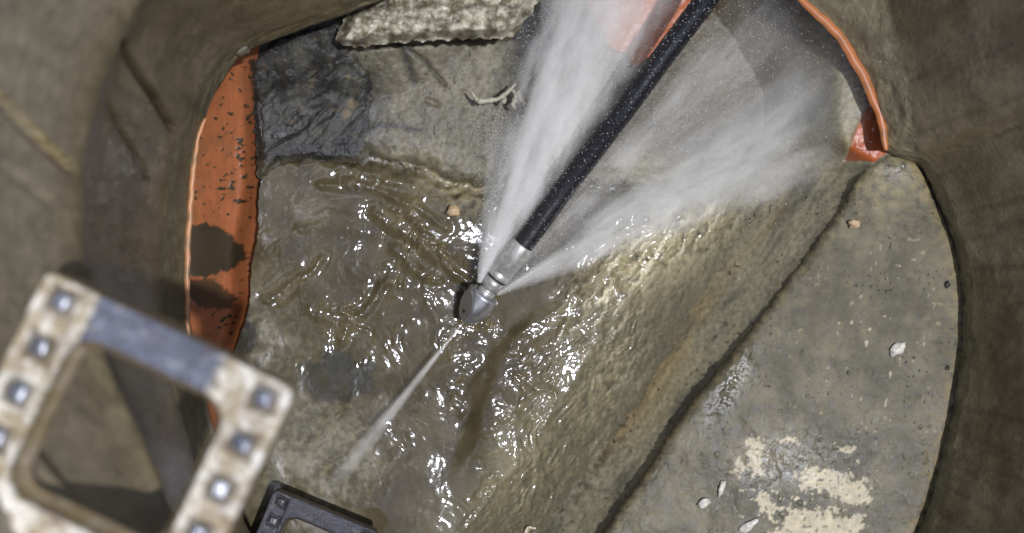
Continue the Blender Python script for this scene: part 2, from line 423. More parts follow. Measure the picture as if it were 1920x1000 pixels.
# ------------------------------------------------------------------ left orange pipe (bore seen between channel end and wall)
def pipe_hz(px, py):
    yc = .035; R = .34
    y = -(py - 500) * S * 1.75
    z = .008 + R - np.sqrt(np.maximum(R * R - (y - yc) ** 2, .001)) + .06 * sm(470, 330, px) - .05 * sm(452, 500, px + 22 * sm(330, 500, py) + 40 * sm(560, 720, py))
    z = z + .0012 * np.clip(spl(px, py), 0, 1)
    return z
def spl(px, py):
    d1 = poly_sd(px, py, [(350, 425), (385, 418), (425, 436), (455, 462), (460, 484), (430, 508), (380, 520), (350, 520)])
    d2 = poly_sd(px, py, [(350, 522), (400, 522), (425, 548), (450, 560), (430, 578), (385, 580), (350, 560)])
    n = 9 * fbm(px / 14, py / 14, 3, 141)
    sp = fbm(px / 17, py / 12, 4, 143)
    dens = .35 - .22 * blob(px, py, 450, 330, 45, 90) - .12 * blob(px, py, 470, 200, 25, 100) - .14 * blob(px, py, 395, 318, 12, 12) - .22 * blob(px, py, 430, 610, 26, 34)
    m = np.maximum(sm(-3, 3, d1 + n), sm(-3, 3, d2 + n) * .85)
    m = np.maximum(m, sm(0, .06, sp - dens))
    edge = seg_dist(px, py, [(474, 118), (482, 190), (492, 260), (490, 330), (484, 400), (476, 480), (466, 560), (450, 650)])
    m = np.maximum(m, sm(10, 2, edge + 10 * sp) * sm(420, 330, py))
    return m
def pipe_col(px, py):
    n = fbm(px / 60, py / 60, 3, 145)
    c = np.ones(px.shape + (3,)) * C_or * (1 + .12 * n[..., None])
    c = c * (1 + .22 * fbm(px / 9, py / 70, 3, 147))[..., None]
    c = mixc(c, lin(112, 84, 54), .45 * sm(.0, .5, fbm(px / 30, py / 60, 4, 149)))
    c = mixc(c, lin(178, 104, 66), .5 * sm(300, 560, py) * sm(380, 480, px))
    m = spl(px, py)
    c = mixc(c, lin(62, 52, 36), m)
    return c, np.clip(.42 + .1 * n + .1 * m, .2, .8)
left_pipe = empty('drain_pipe', pv(300, 450, 0))
tag(left_pipe, 'orange drain pipe with mud blotches between the left wall and the channel', 'pipe', 'orange drain pipes joining the manhole')
def child_fix(o, parent):
    o.parent = parent
    o.matrix_parent_inverse = Matrix.Translation(-parent.location)
    return o
b = sheet('bore', 170, 496, -20, 860, 2.0, pipe_hz, M_pipe, pipe_col)
child_fix(b, left_pipe)

# channel end lip hides the pipe beyond x~485: a rough concrete margin
def edge_line(py):
    return np.interp(py, [60, 118, 190, 260, 330, 400, 480, 560, 610, 660, 760, 900], [455, 474, 481, 491, 490, 484, 476, 466, 458, 440, 380, 330])

# re-cut the channel floor and water so they end at the pipe socket
def cut_left(o):
    me = o.data
    bm = bmesh.new(); bm.from_mesh(me)
    kill = []
    for v in bm.verts:
        d = H - v.co.z
        px = v.co.x / (S * d) + 960; py = 500 - v.co.y / (S * d)
        if py < 780 and px < float(np.interp(py, [60, 118, 190, 260, 330, 400, 480, 560, 610, 660, 760, 900], [455, 474, 481, 491, 490, 484, 476, 466, 458, 440, 380, 330])) + .5 * math.sin(py * .21) + 2.5 * math.sin(py * .047):
            kill.append(v)
    bmesh.ops.delete(bm, geom=kill, context='VERTS')
    bm.to_mesh(me); bm.free()
cut_left(floor); cut_left(water)

# ------------------------------------------------------------------ upper right orange pipe
def rp_z(px, py):
    return floor_z(px, py, False)
def rp_col(px, py):
    n = fbm(px / 50, py / 50, 3, 151)
    c = np.ones(px.shape + (3,)) * lin(178, 94, 44) * (1 + .15 * n[..., None])
    return c, .4 + .1 * n
right_pipe = empty('drain_pipe', pv(1400, 50, .05))
tag(right_pipe, 'orange drain pipe behind the spray, silted inside, with a curved rim', 'pipe', 'orange drain pipes joining the manhole')
b = sheet('bore', 1060, 1720, -330, 312, 3.0, rp_z, M_pipe, rp_col)
child_fix(b, right_pipe)

# ------------------------------------------------------------------ manhole wall
KEYS = [  # A, B, C in photo pixels, zA, zB, zC
 ((352, 600), (302, 600), (150, 600), .22, .27, .55),
 ((350, 480), (300, 480), (145, 480), .22, .27, .55),
 ((360, 330), (315, 330), (145, 310), .22, .27, .55),
 ((383, 215), (345, 240), (165, 190), .22, .27, .55),
 ((415, 150), (392, 130), (215, 60), .22, .26, .55),
 ((460, 95), (452, 84), (290, -60), .22, .24, .55),
 ((560, 55), (556, 44), (450, -180), .22, .235, .52),
 ((700, 5), (702, -8), (650, -270), .22, .235, .5),
 ((850, -60), (858, -76), (850, -330), .22, .235, .5),
 ((1150, -110), (1150, -135), (1160, -350), .21, .235, .48),
 ((1380, -90), (1450, -150), (1520, -330), .20, .26, .45),
 ((1500, 0), (1625, -45), (1740, -190), .20, .27, .45),
 ((1570, 60), (1680, 60), (1860, -60), .20, .27, .45),
 ((1620, 140), (1700, 140), (1930, 60), .20, .26, .45),
 ((1655, 230), (1714, 220), (1970, 160), .20, .25, .45),
 ((1664, 278), (1722, 280), (1990, 230), .19, .22, .45),
 ((1722, 310), (1742, 300), (2005, 270), .152, .19, .45),
 ((1754, 370), (1772, 362), (2030, 340), .152, .19, .45),
 ((1791, 480), (1812, 475), (2060, 470), .152, .19, .45),
 ((1803, 600), (1825, 600), (2075, 620), .152, .19, .45),
 ((1791, 720), (1812, 728), (2060, 780), .152, .19, .45),
 ((1761, 860), (1782, 874), (2020, 950), .152, .19, .45),
 ((1716, 1000), (1737, 1018), (1960, 1130), .152, .19, .45),
 ((1600, 1180), (1620, 1205), (1810, 1350), .10, .16, .45),
 ((1300, 1330), (1310, 1355), (1420, 1520), .02, .12, .45),
 ((900, 1350), (895, 1380), (880, 1540), .02, .12, .45),
 ((600, 1200), (580, 1230), (480, 1400), .02, .12, .48),
 ((450, 970), (405, 985), (300, 975), .14, .20, .55),
 ((396, 810), (350, 820), (236, 820), .20, .26, .55),
 ((372, 700), (324, 712), (186, 712), .22, .27, .55)]
NW = 1100
rows = []
ka = np.array([[*P(k[0][0], k[0][1], k[3])] for k in KEYS])
kb = np.array([[*P(k[1][0], k[1][1], k[4])] for k in KEYS])
kc = np.array([[*P(k[2][0], k[2][1], k[5])] for k in KEYS])
cen = np.array([.08, -.08])
def outw(k, dr, z):
    o = k.copy(); v = o[:, :2] - cen; r = np.linalg.norm(v, axis=1, keepdims=True)
    o[:, :2] = cen + v * (r + dr) / r; o[:, 2] = z
    return o
ku = outw(ka, .030, 0); ku[:, 2] = ka[:, 2] - .030
ku2 = ka.copy(); ku2[:, 2] -= .010
rightk = (ka[:, 0] > .28)  # right wall shape splayed outwards to keep its shadow off the bench
for i in range(len(kc)):
    if rightk[i]:
        v_ = kb[i, :2] - cen; r_ = np.linalg.norm(v_)
        kc[i, :2] = cen + v_ * (r_ + (.45 - kb[i, 2]) * .30) / r_; kc[i, 2] = .45
flare = np.where(rightk, .10, .05)
kd = kc.copy(); v = kd[:, :2] - cen; r = np.linalg.norm(v, axis=1)
kd[:, :2] = cen + v * ((r + flare) / r)[:, None]; kd[:, 2] = .78
ke = kd.copy(); v = ke[:, :2] - cen; r = np.linalg.norm(v, axis=1)
ke[:, :2] = cen + v * ((r + flare * 1.2) / r)[:, None]; ke[:, 2] = 1.15
CT = [catmull(k, NW, True) for k in (ku, ku2, ka, kb, kc, kd, ke)]
nsub = [3, 3, 24, 60, 46, 30]
for (a, bb, ns) in zip(CT[:-1], CT[1:], nsub):
    for i in range(ns):
        f = i / ns
        rows.append(a * (1 - f) + bb * f)
rows.append(CT[-1])
W = np.array(rows)
nr = len(rows)
rowid = np.concatenate([[k + i / ns for i in range(ns)] for k, ns in enumerate(nsub)] + [[len(nsub)]])
RID = np.repeat(rowid[:, None], NW, 1)
dd = H - W[..., 2]
wpx = W[..., 0] / (S * dd) + 960; wpy = 500 - W[..., 1] / (S * dd)
arc = np.repeat((np.arange(NW) / NW * 30)[None, :], nr, 0)
# outward horizontal direction
vv = W[..., :2] - cen; rr = np.linalg.norm(vv, axis=-1, keepdims=True); ndir = vv / rr
th = np.arctan2(vv[..., 1], vv[..., 0])
sx = np.cos(th) * 3; sy = np.sin(th) * 3
def n3(fs, fz, o, seed):    # noise on the wall: angle x height
    return fbm(th * fs + 50, W[..., 2] * fz, o, seed)
leftm = sm(1000, 700, wpx)
disp = .003 * n3(3, 8, 3, 161) + .0014 * n3(14, 20, 4, 163) * leftm + .0005 * n3(60, 160, 3, 165)
plaster = sm(2.0, 2.1, RID) * sm(3.05, 2.9, RID)
disp = disp - .004 * n3(16, 40, 4, 167) * plaster
rid_joint = np.exp(-((RID - 4.0) / .10) ** 2) * leftm
disp = disp - .006 * rid_joint + .012 * sm(4.0, 4.08, RID) * leftm * 0
# grooves and seams of the left wall, given along the wall's face
def line(pl, wd): return np.exp(-(seg_dist(wpx, wpy, pl) / wd) ** 2)
wallmask = (RID > 2.2)
g1 = line([(228, 78), (262, 140), (300, 195), (325, 240)], 7) * wallmask
g2 = line([(203, 188), (225, 235), (250, 280), (275, 330)], 5) * wallmask
g3 = line([(-60, 130), (0, 185), (65, 255), (130, 318)], 8) * wallmask
g4 = line([(-40, 280), (30, 330), (110, 395)], 9) * wallmask
disp = disp + .011 * g1 + .005 * g2 + .012 * g3 + .004 * g4
crn = perlin(wpx / 9, wpy / 9, 171)
crust = line([(-60, 124), (0, 178), (28, 205), (65, 245), (130, 312)], 5.5) * sm(-.25, .25, crn) * wallmask
disp = disp - .010 * crust
bulge = line([(150, 520), (148, 600), (168, 660), (200, 740), (245, 850), (310, 985)], 12) * wallmask
bulge2 = line([(40, 850), (110, 930), (190, 1010)], 16) * wallmask
disp = disp - .008 * bulge - .010 * bulge2
wetz = np.clip(blob(wpx, wpy, 270, 255, 60, 70) + blob(wpx, wpy, 215, 360, 70, 110) + .8 * blob(wpx, wpy, 240, 500, 50, 60), 0, 1) * (RID > 3.1) * (RID < 4)
disp = disp + .0028 * wetz * np.abs(fbm(wpx / 13, wpy / 13, 3, 168))
W[..., :2] += ndir * disp[..., None]
wn = fbm(wpx / 120, wpy / 120, 4, 173); wn2 = fbm(wpx / 25, wpy / 25, 4, 175)
streak = n3(40, 6, 4, 177)
cw = mixc(C_wall * .95, C_wall2 * .95, sm(-.4, .5, wn))
cw = mixc(cw, C_dark, .35 * sm(0, .5, streak))
up = sm(4.0, 4.3, RID) * leftm
cw = mixc(cw, lin(142, 132, 113) * (1 + .35 * streak[..., None]), up * .85)
lower = sm(3.1, 3.4, RID) * sm(4.05, 3.9, RID) * leftm * sm(180, 300, wpy)
cw = mixc(cw, lin(74, 62, 42) * (1 + .3 * wn2[..., None]), lower * .85)
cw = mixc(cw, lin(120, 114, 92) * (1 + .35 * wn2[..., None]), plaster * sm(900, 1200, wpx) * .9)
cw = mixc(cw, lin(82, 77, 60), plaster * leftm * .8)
cw = mixc(cw, lin(96, 84, 56), blob(wpx, wpy, 480, 30, 220, 90) * .7)
cw = mixc(cw, lin(170, 150, 105), crust * .9)
cw = mixc(cw, lin(120, 110, 84), .6 * bulge + .7 * bulge2)
cw = mixc(cw, lin(36, 31, 24), np.clip(.8 * g1 + .5 * g2, 0, 1))
rimm = sm(1.0, 1.5, RID) * sm(2.3, 2.1, RID) * leftm
spots = sm(.55, .66, perlin(wpx / 9, wpy / 9, 179)) * sm(1500, 1800, wpx) * .5
cw = mixc(cw, lin(30, 28, 22), spots * sm(0, .4, perlin(wpx / 50, wpy / 50, 180)))
wet = np.clip(blob(wpx, wpy, 270, 260, 60, 70) + blob(wpx, wpy, 220, 360, 90, 110) + .8 * blob(wpx, wpy, 240, 500, 60, 60), 0, 1) * sm(-.3, .3, wn2)
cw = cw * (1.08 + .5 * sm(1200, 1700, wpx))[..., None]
rw = np.clip(.40 - .34 * wet + .15 * wn2 - .12 * sm(1700, 1800, wpx), .14, .9)
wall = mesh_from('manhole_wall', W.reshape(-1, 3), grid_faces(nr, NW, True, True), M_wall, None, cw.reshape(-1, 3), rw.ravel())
tag(wall, 'dark round concrete manhole wall enclosing the channel with cracked mortar seams on its left', 'wall')

# ground sheet around the open manhole
ring = CT[-1][::10]
gv = []; m = len(ring)
for s_, zz in ((1.0, 1.15), (1.08, 1.156), (3, 1.156), (12, 1.156)):
    q = ring.copy(); q[:, :2] = cen + (q[:, :2] - cen) * s_; q[:, 2] = zz; gv.append(q)
gr = mesh_from('ground', np.array(gv).reshape(-1, 3), grid_faces(4, m, True, True), M_ground)
tag(gr, kind='structure')

# ------------------------------------------------------------------ pipe rims (cut edge of each pipe, under the wall's lip)
def rim(name, keys, z0, w, hgt, parent, colr, seed):
    c = catmull(keys, 220)
    wob = 4.0 * perlin(c[:, 0] / 25, c[:, 1] / 25, seed)
    t = np.gradient(c, axis=0); t /= np.linalg.norm(t, axis=1, keepdims=True) + 1e-9
    nrm = np.stack([-t[:, 1], t[:, 0]], 1)
    taper = np.sin(np.linspace(0.05, np.pi - .05, 220)) ** .35
    prof = [(-w / 2, -hgt), (-w / 2, -.002), (-w / 2 + 1.2, 0), (w / 2 - 1.2, 0), (w / 2, -.002), (w / 2, -hgt)]
    rws = []
    for (o_, dz) in prof:
        q = c + nrm * (o_ * taper + wob * .5)[:, None]
        X, Y, Z = P(q[:, 0], q[:, 1], np.full(len(q), z0 + dz))
        rws.append(np.stack([X, Y, Z], 1))
    V = np.array(rws)
    n = perlin(c[:, 0] / 44, c[:, 1] / 44, seed + 1)
    cc = np.repeat(mixc(np.array(colr), lin(112, 96, 66), .8 * sm(-.1, .45, n))[None], len(prof), 0)
    o = mesh_from(name, V.reshape(-1, 3), grid_faces(len(prof), 220), M_pipe, None, cc.reshape(-1, 3), np.full(len(prof) * 220, .35))
    return child_fix(o, parent)
rim('rim', [(384, 222), (371, 262), (362, 330), (355, 410), (351, 500), (351, 580), (356, 660), (368, 720)], .224, 11, .05, left_pipe, lin(190, 134, 88), 181)
rim('rim', [(1488, -14), (1508, 4), (1540, 34), (1574, 68), (1604, 116), (1630, 166), (1648, 210), (1658, 250), (1661, 282)], .206, 19, .06, right_pipe, lin(182, 112, 62), 185)

# ------------------------------------------------------------------ bench
OUT = [(1716, 300), (1750, 368), (1793, 480), (1807, 600), (1795, 720), (1765, 860), (1720, 1000), (1604, 1185), (1300, 1335)]
nv, nu = 640, 420
ci = catmull(IN, nv); co = catmull(OUT, nv)
wb = 3.5 * fbm(ci[:, 1] / 22, ci[:, 1] * 0, 3, 191) + 2 * perlin(ci[:, 1] / 5, 0 * ci[:, 1], 192)
ci[:, 0] += wb; ci[:, 1] += wb * .5
tip = np.linspace(0, 1, nv)
u = np.concatenate([[-.02, -.012, -.004], np.linspace(0, 1, nu - 3)])
G = ci[:, None, :] * (1 - u[None, :, None]) + co[:, None, :] * u[None, :, None]
bx, by = G[..., 0], G[..., 1]
dist_in = np.hypot(bx - ci[:, None, 0], by - ci[:, None, 1])
dout = np.hypot(bx - co[:, None, 0], by - co[:, None, 1])
zb = .160 - .012 * np.exp(-dist_in / 7) - .004 * np.exp(-dout / 7) - .010 * np.exp(-np.linspace(0, 600, nv) / 9)[:, None]
zb = zb + .0022 * fbm(bx / 75, by / 75, 3, 193) + .0007 * fbm(bx / 20, by / 20, 3, 195) + .0002 * perlin(bx / 6, by / 6, 197)
bumps = .35 * sm(.45, .7, perlin(bx / 13, by / 13, 198)) * sm(-.1, .3, perlin(bx / 90, by / 90, 199))
zb = zb + .0025 * bumps
wetr = blob(bx, by, 1370, 720, 25, 80, 30) + .5 * blob(bx, by, 1470, 870, 90, 60)
zb = zb + .0016 * fbm(bx / 12, by / 12, 2, 200) * np.clip(wetr, 0, 1)
side = np.array([.055, .03, .012])
for j in range(3):
    zb[:, j] = .148 - side[j]
X, Y, Z = P(bx, by, zb)
bn = fbm(bx / 100, by / 100, 4, 201); bn2 = fbm(bx / 18, by / 18, 4, 205)
cb = mixc(lin(90, 85, 68), lin(120, 113, 91), sm(-.4, .5, bn + .5 * bn2))
cb = mixc(cb, lin(80, 75, 60), .6 * sm(.0, .5, fbm(bx / 60, by / 90, 4, 207)))
cb = mixc(cb, lin(160, 140, 98), .8 * np.exp(-(dout / 16)) * sm(-.5, .3, bn2) + .5 * np.exp(-dist_in / 14) * sm(-.1, .4, bn2))
cb = mixc(cb, lin(158, 148, 112), .6 * blob(bx, by, 1660, 340, 70, 60) * sm(-.4, .4, bn2))
cb = mixc(cb, lin(46, 42, 32), .9 * sm(.52, .64, perlin(bx / 9, by / 9, 209)) * sm(.1, .4, perlin(bx / 70, by / 70, 210)))
# pale patches: wet reflections on the slab put into its colour
nz = fbm(bx / 16, by / 16, 4, 211, .6)
pm = np.zeros(bx.shape)
for pl, lvl in (([(1398, 830), (1418, 812), (1438, 840), (1430, 890), (1408, 900)], 10), ([(1490, 890), (1520, 870), (1570, 885), (1630, 905), (1634, 945), (1600, 950), (1560, 930), (1500, 915)], 12),
                ([(1450, 1000), (1480, 950), (1560, 955), (1620, 975), (1600, 1060), (1460, 1060)], 16), ([(1460, 822), (1500, 818), (1500, 830), (1462, 832)], 9),
                ([(1565, 835), (1600, 840), (1606, 862), (1590, 860)], 9), ([(1380, 860), (1400, 880), (1380, 900)], 12), ([(1420, 920), (1450, 930), (1460, 980), (1420, 960)], 14)):
    pm = np.maximum(pm, sm(-3, 5, poly_sd(bx, by, pl) + lvl * nz * 2.4 - 1 + 5 * perlin(bx / 5, by / 5, 222)))
scat = sm(.36, .46, fbm(bx / 11, by / 16, 3, 215)) * np.clip(blob(bx, by, 1480, 930, 120, 80), 0, 1) * 1.3
scat2 = sm(.50, .56, perlin(bx / 9, by / 12, 217)) * sm(.0, .3, perlin(bx / 60, by / 60, 218)) * blob(bx, by, 1640, 640, 140, 200)
pm = np.clip(np.maximum(pm, np.maximum(scat, scat2 * .8)), 0, 1)
pm = pm * (1 - .8 * sm(.42, .5, perlin(bx / 8, by / 8, 219)))
cb = mixc(cb, lin(198, 187, 160), pm * (.95 + .4 * np.clip(bn2, -.5, .5)))
tipw = blob(bx, by, 1690, 315, 60, 30)
rb = np.clip(.62 - .25 * tipw + .15 * bn2 - .38 * np.clip(wetr, 0, 1) - .12 * sm(500, 900, by), .1, .8)
bench = mesh_from('benching_slab', np.stack([X, Y, Z], -1).reshape(-1, 3), grid_faces(nv, nu, flip=True), M_bench, None, cb.reshape(-1, 3), rb.ravel())
tag(bench, 'crescent concrete benching slab with pale wet reflections painted on it right of the channel', 'benching slab')

# ------------------------------------------------------------------ small stones and debris
def rock(px, py, z, rx, ry, rz, mat, name, label, cat, seed, ang=0, group=None):
    bm = bmesh.new(); bmesh.ops.create_icosphere(bm, subdivisions=3, radius=1)
    r = random.Random(seed); off = Vector((r.random() * 9, r.random() * 9, r.random() * 9))
    from mathutils import noise
    for v in bm.verts:
        v.co *= 1 + .45 * noise.noise(v.co * 1.3 + off) + .15 * noise.noise(v.co * 3.5 + off)
        v.co = Vector((v.co.x * rx, v.co.y * ry, v.co.z * rz))
    me = bpy.data.meshes.new(name); bm.to_mesh(me); bm.free(); me.materials.append(mat)
    for p in me.polygons: p.use_smooth = True
    o = bpy.data.objects.new(name, me); COL.objects.link(o)
    o.location = pv(px, py, z); o.rotation_euler[2] = math.radians(ang)
    return tag(o, label, cat, group)
rock(1602, 420, .164, .0075, .0055, .005, M_stone, 'stone', 'small orange cream stone near the upper tip of the benching slab', 'stone', 1, 10)
rock(1684, 654, .163, .011, .006, .003, M_chip, 'mortar_chip', 'curved pale mortar chip midway down the benching slab', 'mortar chip', 2, 45)
rock(850, 397, .046, .009, .007, .006, M_stone, 'stone', 'pinkish pebble in the water left of the spray', 'stone', 3)
rock(1353, 915, .163, .0035, .010, .003, M_chip, 'mortar_chip', 'upright white chip low on the slab beside the channel edge', 'mortar chip', 5, -14)
rock(1320, 944, .163, .008, .005, .003, M_chip, 'mortar_chip', 'white chip below the upright one on the slab', 'mortar chip', 6, 20)
rock(1404, 986, .163, .013, .005, .003, M_chip, 'mortar_chip', 'long white chip at the bottom of the slab', 'mortar chip', 7, 35)
rock(1776, 690, .160, .003, .003, .002, M_hole, 'stone', 'dark pebble on the outer rim of the slab', 'stone', 8)
rock(1776, 534, .160, .0034, .0045, .0025, M_hole, 'stone', 'larger dark pebble on the outer rim higher up the slab', 'stone', 9)
rock(452, 92, .228, .010, .008, .006, M_mud and M_floor, 'mortar_lump', 'grey mortar lump at the tip of the wall opening above the orange pipe', 'mortar lump', 11)
me_ = bpy.data.objects['mortar_lump'].data
a_ = me_.color_attributes.new('Col', 'FLOAT_COLOR', 'POINT'); a_.data.foreach_set('color', np.tile(np.append(lin(90, 86, 72), 1), len(me_.vertices)).astype(np.float32))
a_ = me_.attributes.new('Rough', 'FLOAT', 'POINT'); a_.data.foreach_set('value', np.full(len(me_.vertices), .2, np.float32))

def tube_mesh(pts, rad, n=10):
    pts = [Vector(p) for p in pts]; V = []; F = []
    prev = None
    for i, p in enumerate(pts):
        t = (pts[min(i + 1, len(pts) - 1)] - pts[max(i - 1, 0)]).normalized()
        if prev is None:
            a = t.orthogonal().normalized()
        else:
            a = (prev - t * prev.dot(t)).normalized()
        prev = a; bb = t.cross(a)
        r = rad[i] if hasattr(rad, '__len__') else rad
        for k in range(n):
            w = 2 * math.pi * k / n
            V.append(p + a * math.cos(w) * r + bb * math.sin(w) * r)
    for i in range(len(pts) - 1):
        for k in range(n):
            F.append((i * n + k, i * n + (k + 1) % n, (i + 1) * n + (k + 1) % n, (i + 1) * n + k))
    return V, F

# torn wet paper caught on the concrete
zz = .075
V = []; F = []
for pl in ([(884, 172), (892, 184), (900, 190), (922, 188), (938, 184), (955, 170), (966, 158)], [(938, 184), (944, 190), (947, 180)], [(960, 168), (968, 180), (962, 196), (968, 205)], [(892, 184), (900, 190), (915, 191)], [(972, 170), (976, 186), (984, 194)]):
    pts = [pv(x, y, zz + .001 * math.sin(x)) for x, y in [tuple(q) for q in catmull(pl, 22)]]
    rad = [.0034 * (.35 + .65 * math.sin(math.pi * (i + .5) / 22)) * (.8 + .5 * random.random()) for i in range(22)]
    v_, f_ = tube_mesh(pts, rad, 8)
    F += [tuple(i + len(V) for i in f) for f in f_]; V += v_
rag = mesh_from('torn_paper', [tuple(v) for v in V], F, M_rag)
rag.location.z = 0
tag(rag, 'torn strip of pale wet paper stuck left of the spray', 'paper scrap')

# ------------------------------------------------------------------ jetting hose with nozzle
hose_keys = [(980, 460, .086), (1012, 417, .091), (1060, 352, .10), (1120, 272, .12), (1175, 200, .14), (1235, 118, .155), (1290, 45, .17), (1335, -15, .185), (1385, -85, .21), (1400, -120, .30), (1390, -150, .5), (1380, -170, .9), (1370, -200, 1.3)]
hp = [pv(*q) for q in catmull(hose_keys[:9], 120)]
# beyond the picture the hose bends up and leaves the manhole
last = hp[-1]; dirv = (hp[-1] - hp[-4]).normalized()
for i in range(1, 26):
    f = i / 25
    last = last + (dirv * (1 - f) + Vector((-.12, -.1, 1)) * f).normalized() * .045
    hp.append(last)
jh = empty('jetting_hose', pv(868, 603, .1))
tag(jh, 'black high pressure hose ending in a shining steel jet nozzle', 'jetting hose')
V, F = tube_mesh(hp, .0138, 28)
o = mesh_from('rubber_hose', [tuple(v) for v in V], F, M_hose); child_fix(o, jh)

def lathe(name, prof, base, axis, mat, parent, n=64, cut=None):
    axis = axis.normalized(); a = axis.orthogonal().normalized(); bb = axis.cross(a)
    V = []; F = []
    for (t, r) in prof:
        for k in range(n):
            w = 2 * math.pi * k / n
            V.append(base + axis * t + (a * math.cos(w) + bb * math.sin(w)) * r)
    if cut:
        pp, nn_ = cut
        V = [v - nn_ * max(0, (v - pp).dot(nn_)) for v in V]
    for i in range(len(prof) - 1):
        for k in range(n):
            F.append((i * n + k, i * n + (k + 1) % n, (i + 1) * n + (k + 1) % n, (i + 1) * n + k))
    o = mesh_from(name, [tuple(v) for v in V], F, mat)
    child_fix(o, parent)
    return o

tip_p = pv(868, 604, .062); tail = pv(981, 459, .086)
ax = (tail - tip_p).normalized(); L = (tail - tip_p).length
up_cam = Vector((0, 0, 1)); sideL = ax.cross(up_cam).normalized()   # points right of the travel direction
# head profile: distance from tip -> radius
R = .0215
hd = []
for i in range(30):
    f = i / 29
    t = f * .044
    r_ = R * (1 - (1 - min(1, f * 1.18)) ** 2.2) ** .55
    hd.append((t, max(r_, .0006)))
hd += [(.046, R * .97), (.0475, R * .86), (.0478, .011)]
leftdir = -sideL if (-sideL).x < 0 else sideL
nn_ = (leftdir * .62 + Vector((0, 0, 1)) * .62 - ax * .48).normalized()
pp = tip_p + ax * .024 + nn_ * .0135
head = lathe('nozzle_head', hd, tip_p, ax, M_steel, jh, 96, (pp, nn_))
hole_c = pp - nn_ * .0004 - ax * .006 + Vector((0, 0, 0))
hole_c = hole_c - nn_ * (hole_c - pp).dot(nn_)
lathe('facet_screw', [(.0002, .0001), (.0009, .0016), (.0009, .0022), (0, .0030)], hole_c, nn_, M_hole, jh, 24)
lathe('nozzle_neck', [(.0470, .0112), (.0475, .0118), (.0520, .0118), (.0525, .0095), (.0545, .0095), (.0550, .0118), (.0600, .0122), (.0605, .0128), (.0700, .0128), (.0705, .010)], tip_p, ax, M_steel2, jh, 6 * 8)
lathe('locking_ring', [(.0700, .0100), (.0702, .0134), (.0725, .0136), (.0727, .0100)], tip_p, ax, M_hole, jh)
lathe('ferrule', [(.0727, .0100), (.0730, .0142), (.0745, .0150), (.080, .0152), (.0805, .0147), (.0825, .0147), (.083, .0152), (L - .004, .0154), (L - .0015, .0150), (L + .0005, .0138)], tip_p, ax, M_steel2, jh)
# rear jet orifices
for k in range(8):
    w = 2 * math.pi * k / 8 + .2
    a1 = ax.orthogonal().normalized(); b1 = ax.cross(a1)
    d_ = a1 * math.cos(w) + b1 * math.sin(w)
    lathe('jet_orifice', [(0, .0004), (.0006, .0012), (.0012, .0020), (.0002, .0026)], tip_p + ax * .0470 + d_ * .0155, ax, M_steel2, jh, 16)

